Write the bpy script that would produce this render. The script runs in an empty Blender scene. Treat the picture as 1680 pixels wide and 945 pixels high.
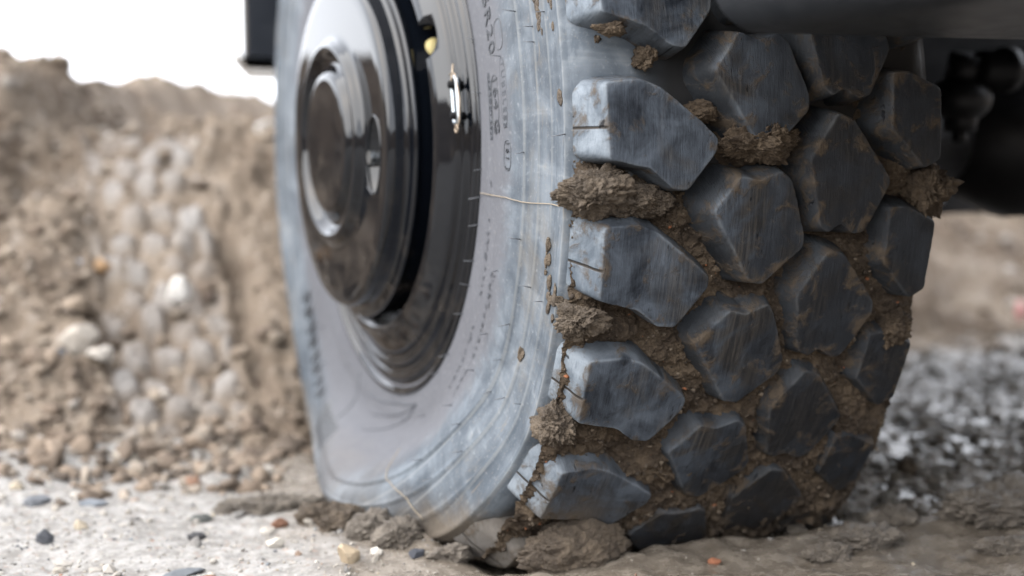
import bpy, bmesh, math, random
import numpy as np
from mathutils import Matrix, Vector
rng = np.random.default_rng(7); random.seed(7)
SC = bpy.context.scene
R_ = math.radians
H = 0.372                        # axle height over the ground (the tyre is almost flat)

# ------------------------------------------------------------------ camera
YAW, PITCH, ROLL = 0.40425, -0.098, -0.00824
CAM = np.array([-0.64286, -1.51212, -0.00264 + H])
d = np.array([math.sin(YAW)*math.cos(PITCH), math.cos(YAW)*math.cos(PITCH), math.sin(PITCH)])
r0 = np.array([math.cos(YAW), -math.sin(YAW), 0.0]); u0 = np.cross(r0, d)
rv = r0*math.cos(ROLL) + u0*math.sin(ROLL); uv = -r0*math.sin(ROLL) + u0*math.cos(ROLL)
cd = bpy.data.cameras.new('camera'); cam = bpy.data.objects.new('camera', cd); SC.collection.objects.link(cam)
cam.matrix_world = Matrix(((rv[0], uv[0], -d[0], CAM[0]), (rv[1], uv[1], -d[1], CAM[1]), (rv[2], uv[2], -d[2], CAM[2]), (0, 0, 0, 1)))
cd.sensor_width = 36; cd.lens = 1.42996*36; cd.clip_start = .02; cd.clip_end = 400
cd.dof.use_dof = True; cd.dof.focus_distance = 1.185; cd.dof.aperture_fstop = 2.7
SC.camera = cam

# ------------------------------------------------------------------ sky, sun, exposure
SUN_EL, SUN_AZ = R_(48), R_(-100)          # azimuth from +Y towards +X: the light comes from the left
W = bpy.data.worlds.new('World'); SC.world = W; W.use_nodes = True
nt = W.node_tree; bg = nt.nodes['Background']
sky = nt.nodes.new('ShaderNodeTexSky'); sky.sky_type = 'NISHITA'; sky.sun_disc = False
sky.sun_elevation = SUN_EL; sky.sun_rotation = SUN_AZ; sky.dust_density = 4.0; sky.air_density = 1.2
mx = nt.nodes.new('ShaderNodeMix'); mx.data_type = 'RGBA'; mx.inputs[0].default_value = .78
mx.inputs[7].default_value = (12.5, 12.9, 13.8, 1)      # bright even cloud cover
nt.links.new(sky.outputs[0], mx.inputs[6]); nt.links.new(mx.outputs[2], bg.inputs[0]); bg.inputs[1].default_value = .13
sl = bpy.data.lights.new('sun', 'SUN'); sl.energy = 2.0; sl.angle = R_(85); sl.color = (1, .96, .9)
so = bpy.data.objects.new('sun', sl); SC.collection.objects.link(so); so.location = (-4, -1, 6)
sd = Vector((math.sin(SUN_AZ)*math.cos(SUN_EL), math.cos(SUN_AZ)*math.cos(SUN_EL), math.sin(SUN_EL)))
so.rotation_euler = sd.to_track_quat('Z', 'Y').to_euler()
vs = SC.view_settings; vs.view_transform = 'Standard'; vs.look = 'None'; vs.gamma = 1; vs.exposure = 1.52

# ------------------------------------------------------------------ noise
def _h(ix, iy, iz, s):
    n = (ix.astype(np.uint32)*np.uint32(374761393) + iy.astype(np.uint32)*np.uint32(668265263) + iz.astype(np.uint32)*np.uint32(2147483647) + np.uint32((s*974634777) & 0xffffffff))
    n = (n ^ (n >> np.uint32(13)))*np.uint32(1274126177); n = n ^ (n >> np.uint32(16))
    n = (n*np.uint32(2246822519)) ^ (n >> np.uint32(11))
    return (n & np.uint32(0xffffff)).astype(np.float64)/float(0xffffff)*2 - 1
def vnoise(P, s=0):
    with np.errstate(over='ignore'):
        i = np.floor(P).astype(np.int64); f = P - i; f = f*f*f*(f*(f*6 - 15) + 10)
        i = i.astype(np.int32); o = 0
        for a in (0, 1):
            for b in (0, 1):
                for c in (0, 1):
                    w = (f[:, 0] if a else 1 - f[:, 0])*(f[:, 1] if b else 1 - f[:, 1])*(f[:, 2] if c else 1 - f[:, 2])
                    o = o + w*_h(i[:, 0] + a, i[:, 1] + b, i[:, 2] + c, s)
    return o
_G = np.random.default_rng(3).normal(size=(4096, 3)); _G /= np.linalg.norm(_G, axis=1)[:, None]
_Q = np.linalg.qr(np.random.default_rng(5).normal(size=(3, 3)))[0]
def grain(P, s=0):
    """rounded grains with creases between them: the size of a gradient noise in a turned frame"""
    P = np.asarray(P, float)@_Q + s*3.71
    with np.errstate(over='ignore'):
        i = np.floor(P).astype(np.int64); f = P - i; u = f*f*f*(f*(f*6 - 15) + 10); i = i.astype(np.int32); o = 0
        for a in (0, 1):
            for b in (0, 1):
                for c in (0, 1):
                    h = ((_h(i[:, 0] + a, i[:, 1] + b, i[:, 2] + c, s)*.5 + .5)*4095).astype(np.int64)
                    w = (u[:, 0] if a else 1 - u[:, 0])*(u[:, 1] if b else 1 - u[:, 1])*(u[:, 2] if c else 1 - u[:, 2])
                    o = o + w*np.einsum('ij,ij->i', _G[h], f - np.array([a, b, c]))
    return np.minimum(np.abs(o)*2.2, 1)
def fbm(P, oc=5, gain=.5, s=0, ridge=False):
    o = 0; a = 1; t = 0; P = np.asarray(P, float)
    for k in range(oc):
        n = vnoise(P*2.03**k + 17.3*k, s + k)
        o = o + a*((1 - 2*np.abs(n)) if ridge else n); t += a; a *= gain
    return o/t
def sst(x, a, b):
    t = np.clip((x - a)/(b - a), 0, 1); return t*t*(3 - 2*t)

# ------------------------------------------------------------------ object helpers
def props(o, label=None, cat=None, group=None, kind=None):
    if label: o['label'] = label
    if cat: o['category'] = cat
    if group: o['group'] = group
    if kind: o['kind'] = kind
    return o
def obj(name, V, F, mat, parent=None, loc=(0, 0, 0), smooth=True, attrs=None, cols=None):
    me = bpy.data.meshes.new(name)
    V = np.asarray(V, dtype=np.float64)
    if isinstance(F, np.ndarray):
        k = F.shape[1]; n = len(F)
        me.vertices.add(len(V)); me.vertices.foreach_set('co', V.ravel())
        me.loops.add(n*k); me.loops.foreach_set('vertex_index', F.ravel().astype(np.int32))
        me.polygons.add(n); me.polygons.foreach_set('loop_start', np.arange(0, n*k, k, dtype=np.int32))
        me.update(calc_edges=True)
    else:
        me.from_pydata(V.tolist(), [], [list(map(int, f)) for f in F]); me.update()
    me.validate()
    me.polygons.foreach_set('use_smooth', np.full(len(me.polygons), smooth))
    for n_, a in (attrs or {}).items():
        at = me.attributes.new(n_, 'FLOAT', 'POINT'); at.data.foreach_set('value', np.asarray(a, np.float32))
    if cols is not None:
        at = me.attributes.new('tint', 'FLOAT_COLOR', 'POINT')
        at.data.foreach_set('color', np.concatenate([cols, np.ones((len(cols), 1))], 1).astype(np.float32).ravel())
    if mat: me.materials.append(mat)
    o = bpy.data.objects.new(name, me); SC.collection.objects.link(o); o.location = loc
    if parent: o.parent = parent
    return o
def from_bm(name, bm, mat, parent=None, loc=(0, 0, 0), smooth=True, bevel=None, sub=0):
    me = bpy.data.meshes.new(name); bmesh.ops.recalc_face_normals(bm, faces=bm.faces); bm.to_mesh(me); bm.free()
    for p in me.polygons: p.use_smooth = smooth
    if mat: me.materials.append(mat)
    o = bpy.data.objects.new(name, me); SC.collection.objects.link(o); o.location = loc
    if parent: o.parent = parent
    if bevel:
        m = o.modifiers.new('bevel', 'BEVEL'); m.width = bevel; m.segments = 4; m.limit_method = 'ANGLE'; m.harden_normals = True
    return o
def grid_faces(nu, nv, wrap_u=False):
    u = np.arange(nu if wrap_u else nu - 1)[:, None]; v = np.arange(nv - 1)[None]
    a = u*nv + v; b = ((u + 1) % nu)*nv + v
    return np.stack([a, b, b + 1, a + 1], -1).reshape(-1, 4)
def tube(path, rad, n=10, cap=True):
    P = np.asarray(path, float); m = len(P); rad = np.broadcast_to(rad, (m,))
    T = np.gradient(P, axis=0); T /= np.linalg.norm(T, axis=1)[:, None] + 1e-12
    ref = np.array([0, 0, 1.0]) if abs(T[0][2]) < .9 else np.array([1.0, 0, 0])
    V = []
    N = np.cross(T[0], ref); N /= np.linalg.norm(N)
    for i in range(m):
        N = N - T[i]*(N@T[i]); N /= np.linalg.norm(N); B = np.cross(T[i], N)
        a = np.linspace(0, 2*np.pi, n, endpoint=False)
        V.append(P[i] + rad[i]*(np.cos(a)[:, None]*N + np.sin(a)[:, None]*B))
    V = np.concatenate(V); F = []
    for i in range(m - 1):
        for j in range(n): F.append((i*n + j, i*n + (j + 1) % n, (i + 1)*n + (j + 1) % n, (i + 1)*n + j))
    if cap: F.append(tuple(range(n))[::-1]); F.append(tuple((m - 1)*n + j for j in range(n)))
    return V, F
def merge(parts):
    V = []; F = []; k = 0
    for v, f in parts:
        V.append(np.asarray(v)); F += [tuple(int(i) + k for i in q) for q in f]; k += len(v)
    return np.concatenate(V), F
def ico(sub):
    bm = bmesh.new(); bmesh.ops.create_icosphere(bm, subdivisions=sub, radius=1)
    V = np.array([v.co[:] for v in bm.verts]); F = np.array([[v.index for v in f.verts] for f in bm.faces]); bm.free(); return V, F

# ------------------------------------------------------------------ materials
class NG:
    def __init__(s, name, k=.6):
        s.k = k
        s.m = bpy.data.materials.new(name); s.m.use_nodes = True; s.t = s.m.node_tree; s.b = s.t.nodes['Principled BSDF']
        s.tc = s.n('ShaderNodeTexCoord'); s.P = s.tc.outputs['Object']
    def n(s, ty, **k):
        x = s.t.nodes.new(ty)
        for a, v in k.items(): setattr(x, a, v)
        return x
    def set(s, sock, v):
        if isinstance(v, bpy.types.NodeSocket): s.t.links.new(v, sock)
        elif v is not None: sock.default_value = v if not isinstance(v, tuple) or len(v) != 3 or sock.type != 'RGBA' else (*v, 1)
    def math(s, op, a, b=None, c=None, clamp=False):
        x = s.n('ShaderNodeMath', operation=op, use_clamp=clamp); s.set(x.inputs[0], a)
        if b is not None: s.set(x.inputs[1], b)
        if c is not None: s.set(x.inputs[2], c)
        return x.outputs[0]
    def noise(s, vec, scale, detail=6, rough=.55, dist=0):
        x = s.n('ShaderNodeTexNoise'); s.set(x.inputs['Vector'], vec)
        for k, v in (('Scale', scale), ('Detail', detail), ('Roughness', rough), ('Distortion', dist)): x.inputs[k].default_value = v
        return x.outputs['Fac']
    def voro(s, vec, scale, feat='F1', out='Distance', rnd=1):
        x = s.n('ShaderNodeTexVoronoi', feature=feat); s.set(x.inputs['Vector'], vec); x.inputs['Scale'].default_value = scale; x.inputs['Randomness'].default_value = rnd
        return x.outputs[out]
    def ramp(s, f, a, b, lo=0, hi=1):
        x = s.n('ShaderNodeMapRange', interpolation_type='SMOOTHSTEP'); s.set(x.inputs[0], f)
        for i, v in enumerate((a, b, lo, hi)): s.set(x.inputs[i + 1], v)
        return x.outputs[0]
    def mix(s, f, a, b):
        x = s.n('ShaderNodeMix', data_type='RGBA'); s.set(x.inputs[0], f); s.set(x.inputs[6], a); s.set(x.inputs[7], b); return x.outputs[2]
    def attr(s, name, out='Fac'):
        x = s.n('ShaderNodeAttribute'); x.attribute_name = name; return x.outputs[out]
    def comb(s, a, b, c):
        x = s.n('ShaderNodeCombineXYZ'); s.set(x.inputs[0], a); s.set(x.inputs[1], b); s.set(x.inputs[2], c); return x.outputs[0]
    def polar(s):
        x = s.n('ShaderNodeSeparateXYZ'); s.set(x.inputs[0], s.P); X, Y, Z = x.outputs
        r = s.math('SQRT', s.math('ADD', s.math('MULTIPLY', Y, Y), s.math('MULTIPLY', Z, Z)))
        th = s.math('ARCTAN2', Z, s.math('MULTIPLY', Y, -1)); return X, r, th
    def bump(s, h, strength=.5, dist=.001, prev=None):
        x = s.n('ShaderNodeBump'); x.inputs['Strength'].default_value = strength; x.inputs['Distance'].default_value = dist
        s.set(x.inputs['Height'], h)
        if prev is not None: s.set(x.inputs['Normal'], prev)
        return x.outputs[0]
    def out(s, col=None, rough=None, nrm=None, metal=None, spec=None, ior=None, coat=None):
        b = s.b.inputs
        if s.k != 1 and isinstance(col, bpy.types.NodeSocket):
            x = s.n('ShaderNodeMix', data_type='RGBA', blend_type='MULTIPLY'); x.inputs[0].default_value = 1; s.set(x.inputs[6], col); x.inputs[7].default_value = (s.k,)*3 + (1,); col = x.outputs[2]
        for k, v in (('Base Color', col), ('Roughness', rough), ('Normal', nrm), ('Metallic', metal), ('Specular IOR Level', spec), ('IOR', ior), ('Coat Weight', coat)):
            if v is not None: s.set(b[k], v)
        return s.m

def simple(name, col, rough=.5, metal=0, bumps=None, var=.15, scale=40, spec=.5):
    g = NG(name, 1); n = g.noise(g.P, scale, 6)
    c = g.mix(n, tuple(v*(1 - var) for v in col), tuple(v*(1 + var) for v in col))
    g.out(c, g.ramp(n, .3, .7, rough*.85, min(1, rough*1.15)), g.bump(n, .25, bumps or .0006), metal, spec); return g.m

def m_sidewall():
    g = NG('dusty_sidewall_rubber'); X, r, th = g.polar()
    flow = g.comb(g.math('MULTIPLY', th, 2.2), g.math('MULTIPLY', r, 34), X)          # round the tyre
    rad = g.comb(g.math('MULTIPLY', th, 26), g.math('MULTIPLY', r, 16), g.math('MULTIPLY', X, 6))             # along the radius
    n1 = g.noise(g.P, 11, 9, .62, .9); n2 = g.noise(flow, 2.4, 8, .6, .3); n3 = g.noise(rad, 1.0, 8, .65, .6); n4 = g.noise(g.P, 210, 4, .7)
    outer = g.ramp(g.math('ADD', r, g.math('MULTIPLY', g.math('SUBTRACT', n3, .5), .06)), .335, .372)
    mott = g.math('ADD', g.math('MULTIPLY', n1, .60), g.math('ADD', g.math('MULTIPLY', n2, .24), g.math('MULTIPLY', n3, .18)))
    inner_c = g.mix(n2, (.120, .124, .140), (.168, .173, .192))
    outer_c = g.mix(g.ramp(mott, .40, .64), (.080, .098, .120), (.215, .246, .280))
    c = g.mix(outer, inner_c, outer_c)
    wh = g.math('MULTIPLY', g.ramp(g.math('ADD', g.math('MULTIPLY', n3, .6), g.math('MULTIPLY', n1, .5)), .60, .76), g.math('MULTIPLY', outer, .55))
    c = g.mix(wh, c, (.36, .375, .38))
    for rr_ in (.3862, .4135, .440, .463): c = g.mix(g.ramp(g.math('ABSOLUTE', g.math('SUBTRACT', r, rr_)), .0005,   .0018, .38, 0), c, (.33, .345, .35))
    c = g.mix(g.ramp(n4, .56, .75, 0, .35), c, (.5, .52, .54))
    band = g.ramp(r, .39, .43)
    br = g.math('MULTIPLY', g.ramp(g.noise(flow, 5.5, 9, .7, .5), .585, .68), band)
    c = g.mix(g.math('MULTIPLY', br, .55), c, (.30, .245, .18))
    rib = g.math('MULTIPLY', g.ramp(g.noise(flow, 9, 4), .45, .62), g.ramp(r, .42, .45))
    c = g.mix(g.math('MULTIPLY', rib, .45), c, (.075, .098, .125))
    sc = g.noise(g.comb(g.math('MULTIPLY', th, 9), g.math('MULTIPLY', r, 900), X), 1, 3)
    c = g.mix(g.math('MULTIPLY', g.ramp(sc, .6, .75, 0, .5), outer), c, (.12, .14, .165))
    c = g.mix(g.math('MULTIPLY', g.ramp(g.noise(g.P, 17, 7, .65, .5), .52, .70, 0, .4), outer), c, (.215, .19, .155))
    c = g.mix(g.ramp(g.noise(g.P, 330, 3, .7), .60, .72, 0, .5), c, (.30, .28, .25))
    c = g.mix(g.math('MULTIPLY', g.ramp(X, -.105, -.055), g.ramp(r, .462, .468)), c, (.030, .030, .031))  # groove shade put into the colour of the tread floor
    sx_ = g.n('ShaderNodeSeparateXYZ'); g.set(sx_.inputs[0], g.P); ml = g.math('MULTIPLY', g.ramp(g.math('ADD', sx_.outputs[2], g.math('MULTIPLY', n1, .08)), -.270, -.315), g.ramp(r, .40, .445, .25, .9))
    c = g.mix(ml, c, g.mix(n4, (.11, .088, .066), (.24, .20, .155)))
    c = g.mix(g.ramp(X, .0, .09), c, (.035, .032, .03))
    nb = g.bump(g.math('ADD', n4, g.math('MULTIPLY', n1, 3)), .35, .0007)
    return g.out(c, g.ramp(mott, .4, .65, .55, .85), nb, None, .2)

def m_lug():
    g = NG('scuffed_lug_rubber'); X, r, th = g.polar(); wall = g.attr('wall'); lth = g.attr('lth'); sh = g.math('MULTIPLY', g.attr('shoulder'), g.ramp(X, .0, .08, 1, 0))
    st = g.comb(g.math('MULTIPLY', X, 330), g.math('MULTIPLY', th, 11), g.math('MULTIPLY', r, 40))
    st2 = g.comb(g.math('MULTIPLY', X, 950), g.math('MULTIPLY', th, 34), g.math('MULTIPLY', r, 80))
    n1 = g.noise(g.P, 26, 8, .6, .6); n2 = g.noise(st, 1, 7, .62, .35); n3 = g.noise(st2, 1, 5, .65); n4 = g.noise(g.P, 320, 4, .7)
    f = g.math('ADD', g.math('MULTIPLY', n1, .74), g.math('ADD', g.math('MULTIPLY', n2, .15), g.math('MULTIPLY', n3, .19)))
    lot = g.math('ADD', f, g.math('MULTIPLY', g.math('SUBTRACT', g.noise(g.P, 7, 3), .5), .35))
    top = g.mix(g.ramp(lot, .34, .74), (.010, .013, .019), (.135, .160, .195))
    brown = g.mix(g.ramp(n2, .4, .65), (.03, .027, .024), (.115, .098, .078))
    top = g.mix(g.math('MULTIPLY', g.ramp(g.noise(g.P, 15, 6, .6, 1.2), .47, .62), g.ramp(X, -.12, .02, .25, .9)), top, brown)
    dusty = g.mix(g.ramp(f, .38, .66), (.11, .135, .165), (.31, .355, .40))
    dusty = g.mix(g.math('MULTIPLY', g.ramp(n3, .55, .72), .5), dusty, (.09, .11, .145))
    lw = g.mix(g.ramp(n1, .35, .65), (.07, .082, .098), (.195, .222, .255))
    row_shade = g.ramp(X, -.06, .07, 0, .82); top = g.mix(row_shade, top, g.mix(n2, (.008, .010, .014), (.030, .031, .034))); lw = g.mix(g.ramp(X, -.115, -.03, .25, .88), lw, g.mix(n1, (.012, .013, .015), (.060, .066, .074))); c = g.mix(wall, top, lw); c = g.mix(sh, c, dusty)  # truck shade painted in: tops and walls darken towards the inner rows
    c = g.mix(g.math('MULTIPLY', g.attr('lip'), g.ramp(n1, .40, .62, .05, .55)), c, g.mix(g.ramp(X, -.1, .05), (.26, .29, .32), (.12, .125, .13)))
    sx_ = g.n('ShaderNodeSeparateXYZ'); g.set(sx_.inputs[0], g.P); ml = g.ramp(g.math('ADD', sx_.outputs[2], g.math('MULTIPLY', n1, .10)), -.245, -.290)
    c = g.mix(g.math('MULTIPLY', ml, g.ramp(X, -.11, -.05, .75, .12)), c, g.mix(n4, (.11, .088, .066), (.23, .19, .145)))
    mud = g.math('MULTIPLY', g.ramp(g.math('ADD', g.noise(g.P, 48, 8, .68, .4), g.math('ADD', g.math('MULTIPLY', g.attr('edge'), .075), g.ramp(X, -.08, .08, 0, .035))), .575, .73), .8)
    c = g.mix(mud, c, g.mix(n4, (.075, .054, .036), (.17, .13, .09)))
    kerf = g.math('MULTIPLY', g.ramp(g.math('ABSOLUTE', g.math('SUBTRACT', g.math('ADD', lth, g.math('MULTIPLY', X, 3.5)), .62)), .05, .20, 1, 0), sh)
    c = g.mix(kerf, c, (.05, .042, .035))
    gouge = g.ramp(g.noise(g.comb(g.math('MULTIPLY', X, 230), g.math('MULTIPLY', th, 34), r), 1, 2), .70, .745)
    c = g.mix(g.math('MULTIPLY', gouge, .8), c, (.008, .01, .014))
    hh = g.math('ADD', g.math('MULTIPLY', n3, 1.0), g.math('MULTIPLY', n4, .6))
    hh = g.math('SUBTRACT', hh, g.math('ADD', g.math('MULTIPLY', kerf, 3), g.math('MULTIPLY', gouge, 1.6)))
    hh = g.math('ADD', hh, g.math('MULTIPLY', mud, 1.6))
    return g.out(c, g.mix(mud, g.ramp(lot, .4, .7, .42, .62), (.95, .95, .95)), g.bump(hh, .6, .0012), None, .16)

def m_mud(name, a, b, rough=(.75, .98), wet=0.0):
    g = NG(name); n1 = g.noise(g.P, 34, 10, .65, .5); n2 = g.noise(g.P, 240, 5, .7); v = g.voro(g.P, 150)
    c = g.mix(g.ramp(n1, .34, .66), a, b)
    c = g.mix(g.ramp(n2, .55, .75, 0, .6), c, tuple(min(1, x*1.55) for x in b))
    c = g.mix(g.ramp(n2, .45, .25, 0, .6), c, tuple(x*.5 for x in a))
    o = g.math('MULTIPLY', g.ramp(g.noise(g.P, 19, 5, .6), .67, .74), g.ramp(n2, .45, .6))
    c = g.mix(g.math('MULTIPLY', o, .8), c, (.30, .105, .045))
    h = g.math('ADD', g.math('MULTIPLY', n1, 2.2), g.math('ADD', n2, g.math('MULTIPLY', v, .8)))
    return g.out(c, g.ramp(n1, .35, .65, rough[0], rough[1]), g.bump(g.math('ADD', h, g.math('MULTIPLY', g.noise(g.P, 620, 3, .7), .7)), 1.0, .0032), None, .3 + wet)

def m_paint():
    g = NG('glossy_black_paint', 1); X, r, th = g.polar()
    n = g.noise(g.P, 30, 9, .65, .4); n2 = g.noise(g.P, 420, 3, .6)
    low = g.ramp(g.math('SINE', th), -.1, -.9)                 # dried mud film thrown up on the lower half
    dust = g.math('MULTIPLY', g.ramp(g.math('ADD', n, g.math('MULTIPLY', low, .16)), .60, .84), .22)
    dust = g.math('ADD', dust, g.ramp(n2, .74, .80, 0, .08))
    c = g.mix(dust, (.0022, .003, .0046), (.085, .07, .055))
    return g.out(c, g.ramp(dust, 0, .35, .05, .42), g.bump(n2, .03, .0003), None, .5, 1.46)

def m_ground():
    g = NG('gravelly_mud'); wet = g.attr('wet'); n1 = g.noise(g.P, 5, 8, .6, .4); n2 = g.noise(g.P, 60, 8, .65); n3 = g.noise(g.P, 380, 4, .7)
    v = g.voro(g.P, 260, 'F1', 'Color'); vs_ = g.n('ShaderNodeSeparateColor'); g.set(vs_.inputs[0], v)
    dry = g.mix(g.ramp(n2, .35, .65), (.24, .225, .205), (.43, .415, .395))
    dry = g.mix(g.ramp(vs_.outputs[0],   .78, .95, 0, .45), dry, (.52, .50, .46)); dry = g.mix(g.ramp(vs_.outputs[1],  .85, 1, 0, .4), dry, (.17, .165, .17))
    dry = g.mix(g.ramp(vs_.outputs[2], .94, 1, 0, .4), dry, (.36, .2, .13))
    wt = g.mix(g.ramp(n2, .3, .7), (.150, .125, .098), (.285, .245, .20))
    wt = g.mix(g.ramp(n3, .55, .8, 0, .5), wt, (.27, .24, .21))
    w2 = g.ramp(g.math('ADD', wet, g.math('MULTIPLY', g.math('SUBTRACT', n1, .5), .5)), .3, .65)
    c = g.mix(w2, dry, wt)
    h = g.math('ADD', g.math('MULTIPLY', n2, 2), g.math('ADD', n3, g.math('MULTIPLY', vs_.outputs[0], .6)))
    return g.out(c, g.mix(w2, (.9, .9, .9), g.ramp(n2, .35, .7, .12, .40)), g.bump(h, .6, .002), None, .5)

def m_bank():
    g = NG('churned_earth'); pr = g.attr('print'); n1 = g.noise(g.P, 3.2, 9, .62, .6); n2 = g.noise(g.P, 24, 9, .66); n3 = g.noise(g.P, 110, 5, .7)
    c = g.mix(g.ramp(n1, .34, .66), (.170, .128, .094), (.330, .268, .208))
    c = g.mix(g.ramp(n2, .5, .72, 0, .7), c, (.42, .37, .32)); c = g.mix(g.ramp(n2, .46, .28, 0, .75), c, (.12, .09, .068))
    c = g.mix(g.ramp(n3, .6, .75, 0, .6), c, (.50, .45, .40))
    c = g.mix(g.math('MULTIPLY', pr, g.ramp(n2, .3, .7, .55, .95)), c, (.40, .385, .37))
    return g.out(c, .95, g.bump(g.math('ADD', g.math('MULTIPLY', n2, 2), n3), .8, .008), None, .2)

def m_stone(name='mixed_stone'):
    g = NG(name); t = g.attr('tint', 'Color'); n = g.noise(g.P, 130, 6, .65)
    hs = g.n('ShaderNodeMix', data_type='RGBA', blend_type='MULTIPLY'); hs.inputs[0].default_value = 1
    g.set(hs.inputs[6], t); g.set(hs.inputs[7], g.mix(n, (.6, .6, .6), (1.3, 1.28, 1.24)))
    return g.out(hs.outputs[2], .85, g.bump(n, .5, .001), None, .3)

def m_water():
    g = NG('muddy_water'); n = g.noise(g.P, 26, 5, .6, .4)
    return g.out(g.mix(n, (.085, .075, .062), (.15, .13, .105)), .12, g.bump(n, .45, .006), None, .5)

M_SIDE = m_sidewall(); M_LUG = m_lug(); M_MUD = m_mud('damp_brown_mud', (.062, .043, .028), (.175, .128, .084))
M_MUD2 = m_mud('drying_grey_mud', (.084, .062, .043), (.195, .150, .106), (.5, .95), .1)
M_MUD3 = m_mud('pale_damp_mud', (.135, .112, .088), (.27, .23, .185), (.35, .8), .2)
M_PAINT = m_paint(); M_GROUND = m_ground(); M_BANK = m_bank(); M_STONE = m_stone(); M_WATER = m_water()
M_BLACK = simple('sooty_black_steel', (.004, .004, .0045), .7, 0, .0006, .3, 30, .12)
M_STEEL = simple('greasy_dark_steel', (.007, .007, .008), .45, 0, .0005, .3, 40, .25)
M_PLAST = simple('grey_bumper_plastic', (.009, .011, .014), .4, 0, .0004, .25, 60)
M_ZINC = simple('zinc_plated_steel', (.36, .39, .41), .3, 1, .0002, .08, 200)
M_BRASS = simple('straw_coloured_wire', (.30, .24, .18), .45, .7, .0002, .1, 200)
M_YEL = simple('yellowed_primer', (.36, .30, .13), .6, 0, .0006, .12, 60)
M_ALU = simple('dull_aluminium', (.55, .53, .50), .6, 0, .0005, .1, 40)
M_NAVY = simple('dark_navy_panel', (.010, .013, .019), .5, 0, .0005, .2, 30)
M_CLEAN = simple('bare_moulded_rubber', (.020, .023, .028), .5, 0, .0002, .25, 160)
M_MOULD = simple('dusty_moulded_rubber', (.042, .047, .056), .6, 0, .0002, .25, 160)
M_HAIR = simple('rubber_vent_spike', (.085, .09, .10), .6, 0, .0001, .2, 300)
M_STRAW = simple('dry_straw', (.20, .165, .12), .8, 0, .0002, .15, 120)
M_PINK = simple('pink_plastic', (.50, .22, .21), .5, 0, .0004, .12, 40)

# ------------------------------------------------------------------ tyre shape
XM = .0285; RT = .503; RB = .4715
prof = np.array([(.255, -.125), (.262, -.139), (.272, -.1415), (.285, -.1435), (.30, -.1458), (.33, -.148), (.36, -.1484), (.383, -.1480),
                 (.3862, -.1498), (.388, -.1470), (.4115, -.1468), (.4135, -.1488), (.4155, -.1466), (.4375, -.1468), (.440, -.1492), (.4425, -.1472), (.4555, -.1474), (.4625, -.1484),
                 (.464, -.1478), (.4648, -.1440), (.4660, -.1425), (.4685, -.138), (.4710, -.129), (.4715, -.115)])
def side_x(r): return np.interp(r, prof[:, 0], prof[:, 1])
RB_X = prof[19:][::-1]           # shoulder part, for the carcass radius under the tread
def carc_r(x):
    s = np.abs(x - XM); xs = np.abs(RB_X[:, 1] - XM)
    return np.interp(s, xs, RB_X[:, 0])
W_ = .043
_AX = np.arange(-90, 91.0); _AY = np.interp(_AX, [-50, -28, -10, 5, 20, 35, 46, 54, 60], [0, .022, .045, .068, .068, .050, .031, .004, 0])
_k = np.exp(-(np.arange(-12, 13)/4.0)**2/2); _AY = np.convolve(_AY, _k/_k.sum(), 'same')
def TY(x, r, thd):
    """tyre coordinates (sideways, radius, degrees up from the front) -> wheel space, with the flat bottom and the bulge"""
    x = np.asarray(x, float); r = np.asarray(r, float); t = np.radians(np.asarray(thd, float))
    x, r, t = np.broadcast_arrays(x, r, t)
    y = -r*np.cos(t); z = r*np.sin(t); HG = H + .015
    w_ = np.interp(r, [.38, .464, .480, .503], [.052, .028, .014, .005]); zz = -(HG - w_*np.logaddexp(0, (HG + z)/w_))
    dz = np.maximum(zz - z, 0)*sst(r, .268, .31)
    ph = np.degrees(np.arctan2(-y, -z))                 # angle from straight down, positive towards the front
    A = np.interp(ph, _AX, _AY)
    wt_ = sst(r, .305, .405)*(1 - .22*sst(r, .415, .47))*(1 - .6*sst(r, .466, .503))
    xx = x + (A*wt_ + .35*dz*sst(r, .33, .41)*(1 - sst(r, .42, .46)))*np.clip((x - XM)/.17, -1, 1)
    return np.stack([xx, y, z + dz], -1)

truck = bpy.data.objects.new('truck', None); SC.collection.objects.link(truck)
props(truck, 'muddy off-road truck standing on a half flat black lugged tyre', 'truck')
AX = (0, 0, H)

def build_tyre():
    pr = prof.copy(); seg = []
    for a, b in zip(pr[:-1], pr[1:]):
        n = max(1, int(np.hypot(*(b - a))/.0035))
        for k in range(n): seg.append(a + (b - a)*k/n)
    seg.append(pr[-1]); L = np.array(seg)
    crown = np.array([(.4715, x) for x in np.linspace(-.105, XM, 14)])
    half = np.concatenate([L, crown]); mir = half[::-1][1:].copy(); mir[:, 1] = 2*XM - mir[:, 1]
    full = np.concatenate([half, mir]); nt_ = 560
    th = np.linspace(-180, 180, nt_, endpoint=False)
    TH, Rr = np.meshgrid(th, full[:, 0], indexing='ij'); X = np.broadcast_to(full[:, 1], TH.shape)
    P = TY(X, Rr, TH).reshape(-1, 3)
    und = fbm(P*9, 3, s=5); P[:, 0] += .0011*und*np.sign(P[:, 0] - XM)*sst(np.hypot(P[:, 1], P[:, 2]), .28, .33)
    return obj('tyre', P, grid_faces(nt_, len(full), True), M_SIDE, truck, AX)
tyre = build_tyre()

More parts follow.
